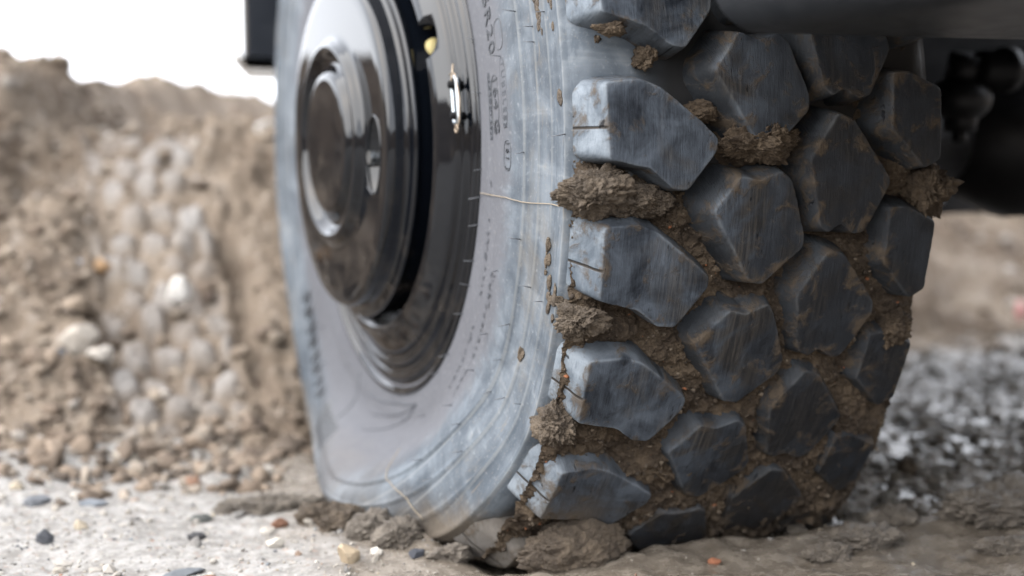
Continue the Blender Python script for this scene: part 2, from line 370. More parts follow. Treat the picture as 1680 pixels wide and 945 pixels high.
# ------------------------------------------------------------------ tread lugs
PITCH_D = 360/28; MMD = math.pi/180*RT
LUGS = {
 'L': [(-130, 5.0), (-101, 5.25), (-82, 4.5), (-46, 1.55), (-32, .1), (-32.5, -1.0), (-58, -4.55), (-72, -4.45), (-92, -2.7), (-130, -1.6)],
 'C': [(-9, 9.5), (8, 9.0), (28, 9.75), (37, 9.0), (54.5, 3.8), (53.5, 2.6), (19, -.85), (6, -.5), (-32.5, 6.2)],
 'D': [(83, 2.25), (98, 1.75), (135, -3.6), (135, -4.5), (115, -8.85), (105, -9.15), (90, -8.2), (79, -8.75), (70, -8.05), (57, -2.2), (64, -.6)],
 'R': [(140, 6.0), (157, 6.25), (187, 4.5), (187, -2.1), (172, -2.95), (138, 1.0)]}
def chaikin(P, q):
    n = len(P); o = []
    for i in range(n):
        a, b = P[i], P[(i + 1) % n]; L = np.linalg.norm(b - a); k = min(.3, q/L)
        o += [a + (b - a)*k, a + (b - a)*(1 - k)]
    return np.array(o)
def resample(P, N):
    Q = np.vstack([P, P[:1]]); L = np.r_[0, np.cumsum(np.linalg.norm(np.diff(Q, axis=0), axis=1))]
    s = np.linspace(0, L[-1], N, endpoint=False); return np.stack([np.interp(s, L, Q[:, 0]), np.interp(s, L, Q[:, 1])], -1)
def lug(kind, k, N=110, seed=0):
    P = np.array([(x/1000, a*MMD) for x, a in LUGS[kind]])
    P = P + rng.normal(0, .0008, P.shape)
    A = .5*np.sum(P[:, 0]*np.roll(P[:, 1], -1) - np.roll(P[:, 0], -1)*P[:, 1])
    if A < 0: P = P[::-1]
    P = chaikin(chaikin(P, .0015), .0005); P = resample(P, N)
    T = np.roll(P, -1, 0) - np.roll(P, 1, 0); T /= np.linalg.norm(T, axis=1)[:, None]; n = np.stack([T[:, 1], -T[:, 0]], -1)
    for _ in range(1): n = (np.roll(n, 1, 0) + 2*n + np.roll(n, -1, 0)); n /= np.linalg.norm(n, axis=1)[:, None]
    P = P + n*(.0005*fbm(np.c_[P*160, np.full(N, seed*3.1)], 3))[:, None]
    w = .0045 + (.0095*sst(-n[:, 0], .2, .85) if kind != 'L' else 0) + .0045*sst(n[:, 1], .2, .9)
    sho = sst(-n[:, 0], .45, .8)*(P[:, 0] < -.118) if kind == 'L' else (sst(n[:, 0], .45, .8)*(P[:, 0] > .175) if kind == 'R' else np.zeros(N))
    for _ in range(2): sho = (np.roll(sho, 1) + 2*sho + np.roll(sho, -1))/4
    rows = []; cx = P.mean(0)
    for f, hd in ((1, -.0325), (.80, -.0240), (.56, -.0145), (.30, -.0062), (.14, -.0021), (.045, -.0005), (.008, -.00008)):
        q = P + n*(w*f)[:, None]; rr = np.full(N, RT + hd)
        fs = np.clip(-hd/.0325, 0, 1)
        if kind in 'LR':
            sx = -.1432 if kind == 'L' else .2002
            qs = P.copy(); qs[:, 0] += (sx - P[:, 0])*fs + (-1 if kind == 'L' else 1)*.0016*math.sin(math.pi*min(1, fs*3))*(fs < .33)
            rs = RT + (.4685 - RT)*fs**1.0 - (.0004 if fs > 0 else 0)
            q = q*(1 - sho[:, None]) + qs*sho[:, None]; rr = rr*(1 - sho) + rs*sho
        rows.append((q, rr, np.full(N, float(sst(-hd, .0006, .004))), sho*sst(-hd, -.001, .0012), 1.0))
    for s in (.975, .93, .86, .76, .64, .5, .35, .2, .08):
        q = cx + (P - cx)*s; rows.append((q, np.full(N, RT), np.zeros(N), np.zeros(N), sst(s, .6, 1)))
    Q = np.concatenate([a for a, *_ in rows] + [cx[None]]); rr = np.concatenate([b for _, b, *_ in rows] + [[RT]])
    wall = np.concatenate([c for _, _, c, _, _ in rows] + [[0]]); sh = np.concatenate([e for *_, e, _ in rows] + [[0]])
    edge = np.concatenate([np.full(N, e) for *_, e in rows] + [[0]])
    lip = np.concatenate([np.full(N, v_) for v_ in [0, 0, 0, 0, .15, 1, 1, .45] + [0]*8] + [[0]])
    lth = Q[:, 1]/MMD
    th = lth + k*PITCH_D
    rr = rr + .0006*fbm(np.c_[Q*42, np.full(len(Q), seed*7.7)], 4, s=3) + .00035*fbm(np.c_[Q*260, np.full(len(Q), seed*7.7)], 2, s=4)
    V = TY(Q[:, 0], rr, th); nr = len(rows)
    F = [(i*N + j, i*N + (j + 1) % N, (i + 1)*N + (j + 1) % N, (i + 1)*N + j) for i in range(nr - 1) for j in range(N)]
    c = nr*N; F += [((nr - 1)*N + j, (nr - 1)*N + (j + 1) % N, c) for j in range(N)]
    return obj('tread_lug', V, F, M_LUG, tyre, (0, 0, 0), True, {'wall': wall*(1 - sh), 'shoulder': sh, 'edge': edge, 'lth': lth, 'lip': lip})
sd_ = 0
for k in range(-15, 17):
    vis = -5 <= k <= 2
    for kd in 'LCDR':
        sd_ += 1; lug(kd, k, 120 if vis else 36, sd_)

# ------------------------------------------------------------------ lettering and moulded lines on the sidewall
def side_pts(u, v, zo, rc, thc):
    """flat lettering (u along, v up, zo proud) bent round the sidewall; reads clockwise with its top outwards"""
    r = rc + v; th = thc - np.degrees(u/rc)
    return TY(side_x(r) - zo, r, th)
def text(s, size, rc, thc, mat=None, proud=.0011, spacing=1.0, sx=1.0):
    cu = bpy.data.curves.new('lettering', 'FONT'); cu.body = s; cu.size = size; cu.extrude = .0008; cu.align_x = 'CENTER'; cu.align_y = 'CENTER'; cu.space_character = spacing
    o = bpy.data.objects.new('lettering', cu); SC.collection.objects.link(o); dg = bpy.context.evaluated_depsgraph_get()
    me = bpy.data.meshes.new_from_object(o.evaluated_get(dg)); bpy.data.objects.remove(o)
    V = np.array([v.co[:] for v in me.vertices]); F = [tuple(p.vertices) for p in me.polygons]
    return obj('lettering', side_pts(V[:, 0]*sx, V[:, 1], V[:, 2] + proud - .0008, rc, thc), F, mat or M_MOULD, tyre, smooth=False)
def line(path, wid, mat=None, name='moulded_line', proud=.0009, closed=False):
    """path in (radius, degrees)"""
    P = np.array([(-math.radians(t)*.33, r) for r, t in path]); Q = [P[0]]
    for a, b in zip(P[:-1], P[1:]):
        m = max(1, int(np.linalg.norm(b - a)/.004)); Q += [a + (b - a)*(i + 1)/m for i in range(m)]
    P = np.array(Q); T = np.gradient(P, axis=0)
    if closed: T[0] = T[-1] = P[1] - P[-2]
    T /= np.linalg.norm(T, axis=1)[:, None] + 1e-12; n = np.stack([-T[:, 1], T[:, 0]], -1)*wid/2
    rows = []
    for s, z in ((-1.4, -.0004), (-.8, proud), (.8, proud), (1.4, -.0004)):
        q = P + n*s; rows.append(TY(side_x(q[:, 1]) - z, q[:, 1], -np.degrees(q[:, 0]/.33)))
    return obj(name, np.stack(rows, 1).reshape(-1, 3), grid_faces(len(P), 4), mat or M_MOULD, tyre)
def stadium(rc, thc, half_len, half_h):
    a = np.linspace(0, 2*np.pi, 49); e = .55
    u = half_len*np.sign(np.cos(a))*np.abs(np.cos(a))**e*1.0; v = half_h*np.sign(np.sin(a))*np.abs(np.sin(a))**.8
    return [(rc + b, thc - math.degrees(c/rc)) for c, b in zip(u, v)]
text('5R20', .022, .3247, 18.4, M_CLEAN, .0012, 1.15, 1.1)
line(stadium(.344, 15.5, .0135, .0085), .0008, M_CLEAN, closed=True)
text('TUBELESS', .0105, .3455, 6.7, M_MOULD, .0010, 1.25, 1.1); line(stadium(.3455, 7.0, .030, .0066), .0007, M_MOULD, closed=True)
text('164 G', .0185, .3253, 5.6, M_CLEAN, .0011, 1.1, 1.05); line(stadium(.3238, 6.2, .0225, .0088), .0009, M_CLEAN, closed=True)
line(stadium(.3100, 5.8, .029, .0046), .0006, M_MOULD, closed=True); text('REGROOVABLE', .0072, .3100, 5.6, M_MOULD, .0009, 1.1, 1.1)
text('161 J', .0095, .3500, -2.0, M_CLEAN, .0010, 1.2, 1.1); line(stadium(.3500, -2.0, .013, .0075), .0007, M_MOULD, closed=True)
def fine_print(rc, t0, t1, h):
    """rows of print too small to read: short raised ticks"""
    parts = []; t = t0
    while t > t1:
        wd = random.choice((.5, .7, .9, 1.1))*h; g = h*.45
        for q in range(random.choice((1, 2, 2, 3))):
            lo = random.uniform(-.5, .1)*h; hi = lo + random.uniform(.35, .55)*h
            uu = np.array([0, wd*.42, wd*.42, 0]) + q*wd*.5; vv = np.array([lo, lo, hi, hi])
            parts.append((side_pts(uu, vv, .0008, rc, t), [(0, 1, 2, 3)]))
        t -= math.degrees((wd*1.6 + g)/rc)
    v, f = merge(parts); return obj('fine_print', v, f, M_MOULD, tyre, smooth=False)
for a in ((.309, -6.5, -9.5, .006), (.3085, -12.8, -20, .006), (.3125, -15, -27, .005), (.3315, -20.5, -30, .006), (.337, -20.5, -26, .004), (.3325, -31, -37, .006), (.312, -33, -41, .006), (.332, -40, -47, .006), (.311, -43, -50, .005)): fine_print(*a)
line([(.298, -103.3), (.283, -84.6), (.288, -71.4)], .0016); line([(.288, -71.4), (.305, -76.6), (.339, -97.6)], .0016); line([(.318, -98), (.306, -88), (.288, -71.4)], .0014); line([(.285, -111.3), (.322, -108.5), (.358, -109.8)], .0014)
th_ = -147.5
for i in range(8):                                      # dark moulded letters, too blurred to read: an upright and a slanted stroke each
    top = .387 - .0006*i
    line([(.353 + .0012*i, th_), (top, th_ - .8)], .0060, M_CLEAN, 'lettering', .0016)
    line([(.356 + .0012*i, th_ + 1.0), (top - (.012 if i % 2 else 0), th_ + 2.1)], .0050, M_CLEAN, 'lettering', .0016); th_ += 3.6
for i in range(7): line([(.364 - .0006*i, -117 + i*1.75), (.397, -114.5 + i*1.55)], .0062, M_CLEAN, 'moulded_stripe', .0016)

# vent spikes: hair-thin rubber needles left by the mould
hv, hf = tube([(0, 0, 0), (-.0045, .0, .0002), (-.009, .0, .0006)], [.00042, .00038, .0002], 5)
hme = None
for r, t in ((.2755, 19.5), (.2755, -5.2), (.2755, -10.5), (.276, -16), (.2765, -23.5), (.277, -29), (.2765, -36), (.278, 9), (.278, -48), (.277, -56),
             (.3865, 16.2), (.344, 12.2), (.414, 11.2), (.4405, 13.5), (.414, 13.0), (.3865, -1.4), (.464, .6), (.3865, -12.4), (.414, -17.2), (.4405, -17.4), (.344, -19.3), (.3865, -24.2), (.3865, -29.8), (.345, -30.2), (.346, -37.5),
             (.390, -35), (.412, -33), (.437, -31), (.3865, -42), (.412, -43), (.347, -46), (.30, -118), (.33, -136), (.31, -150), (.345, -128), (.3865, -52), (.412, -50), (.31, -66)):
    p = TY(side_x(r), r, t)
    if hme is None:
        o = obj('vent_spike', hv, hf, M_HAIR, tyre); hme = o.data
    else:
        o = bpy.data.objects.new('vent_spike', hme); SC.collection.objects.link(o); o.parent = tyre
    o.location = p; o.rotation_euler = (random.uniform(-.5, .5), random.uniform(-.25, .2), random.uniform(-.2, .25)); o.scale = (1.15*random.uniform(.8, 1.2),)*3

# ------------------------------------------------------------------ steel wheel, hub
def lathe(P, n=256):
    """P: (radius, x) open profile"""
    P = np.array(P, float); a = np.linspace(0, 2*np.pi, n, endpoint=False)
    V = np.stack([np.broadcast_to(P[:, 1], (n, len(P))), -np.cos(a)[:, None]*P[:, 0], np.sin(a)[:, None]*P[:, 0]], -1).reshape(-1, 3)
    return V, grid_faces(n, len(P), True)
def lathe_closed(P, n=256):
    v, f = lathe(P, n); m = len(P); i = np.arange(n)
    return v, np.concatenate([f, np.stack([i*m + m - 1, ((i + 1) % n)*m + m - 1, ((i + 1) % n)*m, i*m], -1)])
def smooth_prof(P, it=2, q=.0016):
    P = np.array(P, float)
    for _ in range(it):
        o = [P[0]]
        for i in range(1, len(P) - 1):
            for b in (P[i - 1], P[i + 1]):
                L = np.linalg.norm(b - P[i]); o.append(P[i] + (b - P[i])*min(.3, q/L))
        o.append(P[-1]); P = np.array(o); q *= .5
    o = [P[0]]                                           # extra loops beside every corner keep the flats flat
    for a, b in zip(P[:-1], P[1:]):
        L = np.linalg.norm(b - a)
        if L > .0024: o += [a + (b - a)*.0008/L, b - (b - a)*.0008/L]
        o.append(b)
    return np.array(o)
def cut(o, cuts):
    bm = bmesh.new(); bm.from_mesh(o.data); bmesh.ops.recalc_face_normals(bm, faces=bm.faces); bm.to_mesh(o.data); bm.free()
    for cv, cf in cuts:
        c = obj('cutter', cv, cf, None); bm = bmesh.new(); bm.from_mesh(c.data); bmesh.ops.recalc_face_normals(bm, faces=bm.faces); bm.to_mesh(c.data); bm.free()
        c.name = 'cutter'; m = o.modifiers.new('hole', 'BOOLEAN'); m.operation = 'DIFFERENCE'; m.solver = 'EXACT'; m.object = c
        c.location = o.location
        bpy.context.view_layer.update(); dg = bpy.context.evaluated_depsgraph_get()
        me = bpy.data.meshes.new_from_object(o.evaluated_get(dg)); old = o.data; o.modifiers.clear(); o.data = me; me.name = old.name
        bpy.data.objects.remove(c); bpy.data.meshes.remove(old)
    return o
def pol(r, t, x): t = math.radians(t); return np.array([x, -r*math.cos(t), r*math.sin(t)])
wp = smooth_prof([(.120, -.122), (.1880, -.124), (.1920, -.145), (.1950, -.1570), (.1990, -.1630), (.2080, -.1605), (.2230, -.1520), (.2275, -.1490), (.2285, -.1440), (.2335, -.1435), (.2355, -.1480), (.2405, -.1470), (.2425, -.1405), (.2475, -.1395), (.2500, -.1440),
                  (.2560, -.1435), (.2585, -.1385), (.2640, -.1385), (.2668, -.1440), (.2708, -.1450), (.2728, -.1415), (.2715, -.1330), (.262, -.126), (.250, -.120), (.235, -.10), (.228, -.04), (.228, .10), (.262, .15), (.27, .16), (.27, .168), (.255, .16), (.222, .10), (.222, -.04), (.226, -.095), (.20, -.118)], 2, .0016)
wv, wf = lathe_closed(wp, 320)
wheel = obj('wheel', wv, wf, M_PAINT, truck, AX)
ax_ = np.array([-math.cos(R_(34)), 0, 0]) ; hc = pol(.2135, 29, -.157); outd = pol(1, 29, 0); nrm_ = outd*.42 + np.array([-.9, 0, 0]); nrm_ /= np.linalg.norm(nrm_)
tg = np.cross(nrm_, pol(1, 119, 0)); tg /= np.linalg.norm(tg); bt = np.cross(nrm_, tg)
def ell_cyl(c, ax, e1, e2, r1, r2, d0, d1, n=40):
    a = np.linspace(0, 2*np.pi, n, endpoint=False); ring = np.cos(a)[:, None]*e1*r1 + np.sin(a)[:, None]*e2*r2
    V = np.concatenate([c + ax*d0 + ring, c + ax*d1 + ring])
    F = [(j, (j + 1) % n, n + (j + 1) % n, n + j) for j in range(n)] + [tuple(range(n))[::-1], tuple(range(n, 2*n))]
    return V, F
holes = []
for k in range(2):
    t = 29 + 180*k; c = pol(.2040, t, -.157); od = pol(1, t, 0); nn = od*.42 + np.array([-.9, 0, 0]); nn /= np.linalg.norm(nn)
    e2 = pol(1, t + 90, 0); e1 = np.cross(nn, e2); e1 /= np.linalg.norm(e1); holes.append(ell_cyl(c, nn, e1, e2, .0150, .021, -.03, .05))
cut(wheel, holes)
# things seen through the hand holes
bv, bf = lathe([(.0, -.112), (.176, -.112), (.182, -.108), (.182, .05)], 96)
obj('brake_drum', bv, bf, M_BLACK, truck, AX)
# hub cap
hp = smooth_prof([(.0001, -.2115), (.040, -.2115), (.070, -.2110), (.0750, -.2085), (.0785, -.2010), (.0845, -.1985), (.0905, -.2010), (.0960, -.2090), (.1010, -.2110), (.1050, -.2085), (.1080, -.2010), (.1120, -.1995), (.1400, -.1992), (.1600, -.1990), (.1695, -.1982), (.1724, -.1962), (.1740, -.1925), (.1744, -.1880),
                  (.1746, -.1805), (.1760, -.1775), (.1800, -.1762), (.1850, -.1760), (.1868, -.1740), (.1866, -.1700), (.1830, -.1670), (.1820, -.120), (.0001, -.120)], 2, .0025)
hv_, hf_ = lathe_closed(hp, 256)
hub = obj('hub_cap', hv_, hf_, M_PAINT, truck, AX)
pv_, pf_ = ico(3); obj('primer_spot', pv_*np.array([.011, .008, .013]) + pol(.179, 29.5, -.143), pf_, M_YEL, hub)
cc = pol(.1325, -5.5, -.20); cut(hub, [ell_cyl(cc, np.array([-1.0, 0, 0]), pol(1, -5.5, 0), pol(1, 84.5, 0), .0215, .038, -.028, .03)])
e1, e2 = pol(1, -5.5, 0), pol(1, 84.5, 0)
v, f = ell_cyl(cc, np.array([-1.0, 0, 0]), e1, e2, .0222, .0387, -.030, -.024); obj('port_floor', v, f, M_PAINT, hub)
a = np.linspace(0, 2*np.pi, 49); ringp = [cc + np.array([-(-.0015 + .0), 0, 0]) + e1*.0222*math.cos(q) + e2*.0388*math.sin(q) for q in a]
v, f = tube(ringp, .0016, 8, False); obj('port_rim', v, f, M_PAINT, hub)
parts = []
c2 = cc + np.array([.024, 0, 0]) + e2*-.002
parts.append(tube([c2, c2 + np.array([-.016, 0, 0])], .0095, 6)); parts.append(tube([c2 + np.array([-.016, 0, 0]), c2 + np.array([-.026, 0, 0])], [.0055, .005], 14)); parts.append(tube([c2 + np.array([-.022, 0, 0]), c2 + np.array([-.028, 0, 0])], .0068, 16))
v, f = merge(parts); obj('inflation_valve', v, f, M_ZINC, hub, smooth=False)
v, f = tube([c2 + e2*-.017 + np.array([.0, 0, 0]), c2 + e2*-.017 + np.array([-.012, 0, 0])], .007, 12); obj('port_bolt', v, f, M_ZINC, hub, smooth=False)
# shackle clip on the rim with its two studs and split pin
def on_rim(du, dr, up): return pol(.2435 + dr, 9.0 - math.degrees(du/.2435), -.1495 - up)
st_ = []
for q in np.linspace(0, 2*np.pi, 60):
    cu, su = math.cos(q), math.sin(q); L = .0155; rr = .0062
    st_.append(on_rim((L if cu > 0 else -L)*(1 if abs(cu) > 1e-6 else 0) + rr*cu, rr*su, .004))
v, f = tube(st_, .0026, 10, False); obj('clip_link', v, f, M_ZINC, wheel)
for du in (-.0145, .0145):
    v, f = tube([on_rim(du, 0, -.004), on_rim(du, 0, .010)], [.0036, .0036], 14); obj('stud', v, f, M_BLACK, wheel)
v, f = merge([tube([on_rim(-.034, .001, .004), on_rim(-.024, .001, .006), on_rim(-.014, .001, .0085)], .0009, 7), tube([on_rim(-.025, -.004, .0065), on_rim(-.025, .004, .0065), on_rim(-.022, .0075, .006), on_rim(0, .0095, .004), on_rim(.02, .0085, .005), on_rim(.0255, .006, .006)], .0008, 7),
              tube([on_rim(.0265 + .0034*math.cos(q), .003 + .0034*math.sin(q), .006) for q in np.linspace(0, 2*np.pi, 20)], .0009, 7, False)])
obj('split_pin', v, f, M_BRASS, wheel)

# ------------------------------------------------------------------ truck body round the wheel
def box(name, x0, x1, y0, y1, z0, z1, mat, parent=truck, bev=.01, smooth=True):
    bm = bmesh.new(); bmesh.ops.create_cube(bm, size=1)
    for v in bm.verts: v.co = ((x0 + x1)/2 + v.co.x*(x1 - x0), (y0 + y1)/2 + v.co.y*(y1 - y0), H + (z0 + z1)/2 + v.co.z*(z1 - z0))
    return from_bm(name, bm, mat, parent, (0, 0, 0), smooth, bev)
def sweep_x(name, sec, xs, mat, parent=truck):
    """closed section (y, z) swept along x, with its own shrink at each station"""
    sec = np.array(sec); c = sec.mean(0); V = []
    for x, s, dz in xs: 
        q = c + (sec - c)*s; V.append(np.c_[np.full(len(q), x), q[:, 0], q[:, 1] + dz + H])
    n = len(sec); V = np.concatenate(V); F = [(i*n + j, i*n + (j + 1) % n, (i + 1)*n + (j + 1) % n, (i + 1)*n + j) for i in range(len(xs) - 1) for j in range(n)]
    F.append(tuple(range(n))[::-1]); F.append(tuple((len(xs) - 1)*n + j for j in range(n)))
    return obj(name, V, F, mat, parent)
# bumper: rounded lower outer corner; unseen forward depth added to shade the tread
def bumper():
    w, h, dp = 1.6, .40, .58; x0, y0, z0 = -.114, -1.20, .073
    out = []                                       # outline in x-z: rounded lower left corner
    rc = .036
    for q in np.linspace(0, 1, 14): a = math.pi + q*math.pi/2; out.append((x0 + rc + rc*math.cos(a), z0 + rc + rc*math.sin(a)))
    out += [(x0 + w, z0), (x0 + w, z0 + h), (x0, z0 + h)]
    out = np.array(out); n = len(out); rows = []
    for f, dy in ((-.010, .0), (-.003, .002), (0, .008), (0, dp - .012), (-.004, dp - .003), (-.014, dp)):
        c = out.mean(0); q = out.copy(); dirs = np.zeros_like(q)
        nx = np.where(q[:, 0] < x0 + rc, (x0 + rc - q[:, 0])/rc, 0); nz = np.where(q[:, 1] < z0 + rc, (z0 + rc - q[:, 1])/rc, 0)
        q[:, 0] += -f*nx; q[:, 1] += -f*nz
        rows.append(np.c_[q[:, 0], np.full(n, y0 + dy), q[:, 1] + H])
    V = np.concatenate(rows); F = [(i*n + j, i*n + (j + 1) % n, (i + 1)*n + (j + 1) % n, (i + 1)*n + j) for i in range(5) for j in range(n)]
    F += [tuple(range(n)), tuple(5*n + j for j in range(n))[::-1]]
    bm = bmesh.new(); vs_ = [bm.verts.new(v) for v in V]; [bm.faces.new([vs_[i] for i in f]) for f in F]
    return from_bm('bumper', bm, M_PLAST, truck, smooth=True, bevel=.004)
bump_o = bumper()
for xa, xb in ((-.06, .02), (.045, .15), (.175, .27)):
    bm = bmesh.new(); bmesh.ops.create_cube(bm, size=1)
    for v in bm.verts: v.co = ((xa + xb)/2 + v.co.x*(xb - xa), -1.202 + v.co.y*.008, H + .073 + .115 + v.co.z*.19)
    from_bm('bumper_panel', bm, M_PLAST, bump_o, bevel=.0035)
cab_shade = box('cab_shade', -.15, 1.35, -1.15, .64, .78, 2.1, M_PLAST, truck, .05)  # unseen body block, added to keep sky light off the tread
# unseen wheel arch, added only to shade the tyre
a = np.radians(np.linspace(20, 148, 40)); rows = []
for (r, x) in ((.635, -.165), (.66, -.165), (.66, .30), (.635, .30), (.635, -.165)): rows.append(np.stack([np.full_like(a, x), -r*np.cos(a), r*np.sin(a) + H], -1))
obj('arch_shade', np.stack(rows, 1).reshape(-1, 3), grid_faces(len(a), 5), M_BLACK, truck)
box('engine_guard', .40, 1.40, .25, .62, -.112, .68, M_BLACK, truck, .02)
box('frame_rail', .42, .50, -.62, 1.6, .16, .40, M_BLACK, truck, .006)
v, f = merge([tube([(.15, 0, H), (.40, 0, H), (.62, .02, H + .0)], [.07, .062, .06], 24), tube([(.62, .02, H), (.72, .02, H), (.86, .02, H), (.96, .02, H)], [.06, .105, .105, .06], 28)])
obj('axle_housing', v, f, M_STEEL, truck)
v, f = merge([tube([(.515, -.17, H + .078), (1.5, -.17, H + .078)], .0215, 20), tube([(.545, -.17, H + .078), (.56, -.17, H + .078)], .026, 20), tube([(.585, -.17, H + .078), (.60, -.17, H + .078)], .0255, 20)])
obj('tie_rod', v, f, M_STEEL, truck)
iv, if_ = ico(3); v, f = merge([(iv*np.array([.036, .036, .028]) + np.array([.505, -.15, H + .045]), if_), tube([(.505, -.15, H + .033), (.505, -.15, H + .007)], [.022, .018], 16), tube([(.505, -.15, H + .009), (.505, -.15, H - .005)], .009, 6), tube([(.505, -.15, H + .063), (.505, -.16, H + .095)], .02, 14)])
obj('ball_joint', v, f, M_STEEL, truck)
ar = [(.58 + .5*q, -.02 + .0*q, H - .045 + .05*(2*q - 1)**2) for q in np.linspace(0, 1, 20)]
v, f = tube(ar, .016, 12); obj('spring_leaf', v, f, M_STEEL, truck)
box('cross_beam', .60, 2.0, .18, .24, -.108, -.062, M_NAVY, truck, .006)
v, f = tube([(.74, .17, H - .082), (.74, .185, H - .082)], .012, 8); obj('beam_bolt', v, f, M_ZINC, truck, smooth=False)
# toolbox and step behind the wheel, seen past the left edge of the tyre
box('step_box', -.060, .45, 1.0, 1.03, .138, .75, M_NAVY, truck, .006)
bm = bmesh.new(); sec = [(-.084, .150), (-.079, .162), (-.062, .132), (.44, .132), (.44, .112), (-.050, .112)]
va = [bm.verts.new((x, .985, z + H)) for x, z in sec]; vb = [bm.verts.new((x, 1.04, z + H)) for x, z in sec]
for i in range(6): bm.faces.new((va[i], va[(i + 1) % 6], vb[(i + 1) % 6], vb[i]))
bm.faces.new(va[::-1]); bm.faces.new(vb); from_bm('step_plate', bm, M_ALU, truck, smooth=False, bevel=.004)
v, f = tube([(-.064, 1.0, H + .135), (-.064, 1.0, H + .75)], .004, 8); obj('edge_strip', v, f, M_ALU, truck)

# ------------------------------------------------------------------ mud packed between the lugs
def mud_height(x, th):
    P = np.c_[x*1000, th*8.78, np.zeros_like(x)]
    base = np.interp(th, [-60, -42, -30, -17, -5, 8, 18, 30], [22, 20.5, 16.5, 10, .5, -6, -9, -9])
    base = base + np.interp(x, [-.10, -.04, .02, .12, .165, .20], [-3, -.5, 2, 4, 4.5, 1])
    n = fbm(P/26, 4, s=11); h = base + 9*n
    for cx, ct, sx, st, a in ((-126, -4.7, 27, 2.3, 21), (-88, -5.3, 24, 1.8, 15), (-52, -7.6, 20, 1.6, 11), (-58, -21, 22, 1.8, 13), (-55, -34, 26, 2.2, 18), (-136, -17.6, 17, 1.7, 19), (-98, -18.8, 27, 1.8, 18), (-138, -29.2, 16, 2.9, 23), (-100, -32.2, 26, 1.9, 16),
                              (14, -.7, 30, 1.8, 24), (52, -.3, 22, 1.4, 19), (37, -4.6, 11, 2.1, 9), (-40, 2.4, 15, 1.0, 11), (-28, -11, 24, 1.9, 9), (160, -3.6, 20, 3.0, 20), (187, -5.6, 13, 3.0, 24), (146, -10.2, 15, 2.5, 8),
                              (160, -19.6, 20, 2.8, 17), (182, -20.6, 12, 3.0, 18), (-4, -28.4, 36, 2.4, 8), (62, -27, 30, 2.4, 7), (-120, 9.6, 16, 1.0, 6), (172, 11, 14, 2, 12), (100, -24.5, 22, 1.8, 6), (-34, -31.5, 30, 2.4, 6)):
        h = np.maximum(h, a*np.exp(-((x*1000 - cx)/sx)**2 - ((th - ct)/st)**2) - 2 + 3.5*n)
    return h
nx_, nt2 = 330, 760
xs = np.linspace(-.1425, .1985, nx_); ths = np.linspace(-58, 26, nt2)
TH, X = np.meshgrid(ths, xs, indexing='ij'); x = X.ravel(); th = TH.ravel()
mh = mud_height(x, th); P = np.c_[x*1000, th*8.78, np.zeros_like(x)]
mh = mh + 3.4*fbm(P/9.0, 5, .62, s=21) + 4.2*(grain(P/9.5, 5) - .4) + 2.0*(grain(P/4.1, 6) - .4) + 1.1*(grain(P/1.9, 7) - .4) + 1.2*fbm(P/3, 4, .65, s=45)
mh = np.clip(mh + np.interp(th, [-34, -18, -6, 6], [4.5, 2.5, -1, -4]), -4, 36)
mv = TY(x, carc_r(x) + mh/1000, th)
F = grid_faces(nt2, nx_); keep = (mh[F] > -1.5).any(1)
used = np.zeros(len(mv), bool); used[F[keep].ravel()] = True; idx = np.cumsum(used) - 1
gm = obj('groove_mud', mv[used], idx[F[keep]], M_MUD, None, AX)
props(gm, 'damp brown mud packed between the lugs of the tyre tread', 'mud', None, 'stuff')

IC5 = ico(6); IC4 = ico(5)

def rocks(N, pos, size, cols, sub, jag=.25, flat=(.5, 1), tri=None):
    bv, bf = ico(sub) if tri is None else tri; nv = len(bv)
    q = rng.normal(size=(N, 4)); q /= np.linalg.norm(q, axis=1)[:, None]; w, a, b, c = q.T
    Rm = np.stack([1 - 2*(b*b + c*c), 2*(a*b - c*w), 2*(a*c + b*w), 2*(a*b + c*w), 1 - 2*(a*a + c*c), 2*(b*c - a*w), 2*(a*c - b*w), 2*(b*c + a*w), 1 - 2*(a*a + b*b)], -1).reshape(N, 3, 3)
    V = bv[None]*(1 + jag*rng.uniform(-1, 1, (N, nv, 1)))*np.stack([np.ones(N), rng.uniform(.6, 1, N), rng.uniform(.4, .9, N)], -1)[:, None]
    V = np.einsum('nij,nvj->nvi', Rm, V)*size[:, None, None]; V[:, :, 2] *= rng.uniform(*flat, N)[:, None]
    V = V + pos[:, None]
    F = (bf[None] + (np.arange(N)*nv)[:, None, None]).reshape(-1, bf.shape[1])
    return V.reshape(-1, 3), F, np.repeat(cols, nv, 0)

ok = np.where((mh > 1.5) & (th < 14) & (th > -50))[0]; pk = rng.choice(ok, 6000)
cz = .0006*(5.5)**(rng.uniform(size=6000)**2.8); col = np.array([(.06, .045, .033), (.11, .083, .06), (.17, .135, .10), (.30, .24, .18), (.33, .13, .06)])[rng.choice(5, 6000, p=[.34, .36, .2, .07, .03])]
V, F, C = rocks(6000, mv[pk] + rng.normal(0, .0004, (6000, 3)), cz, col, 1, .35, (.7, 1))
props(obj('mud_crumbs', V, F, M_STONE, None, AX, True, None, C), 'small crumbs of mud and grit stuck to the packed mud in the tread', 'crumbs', None, 'stuff')

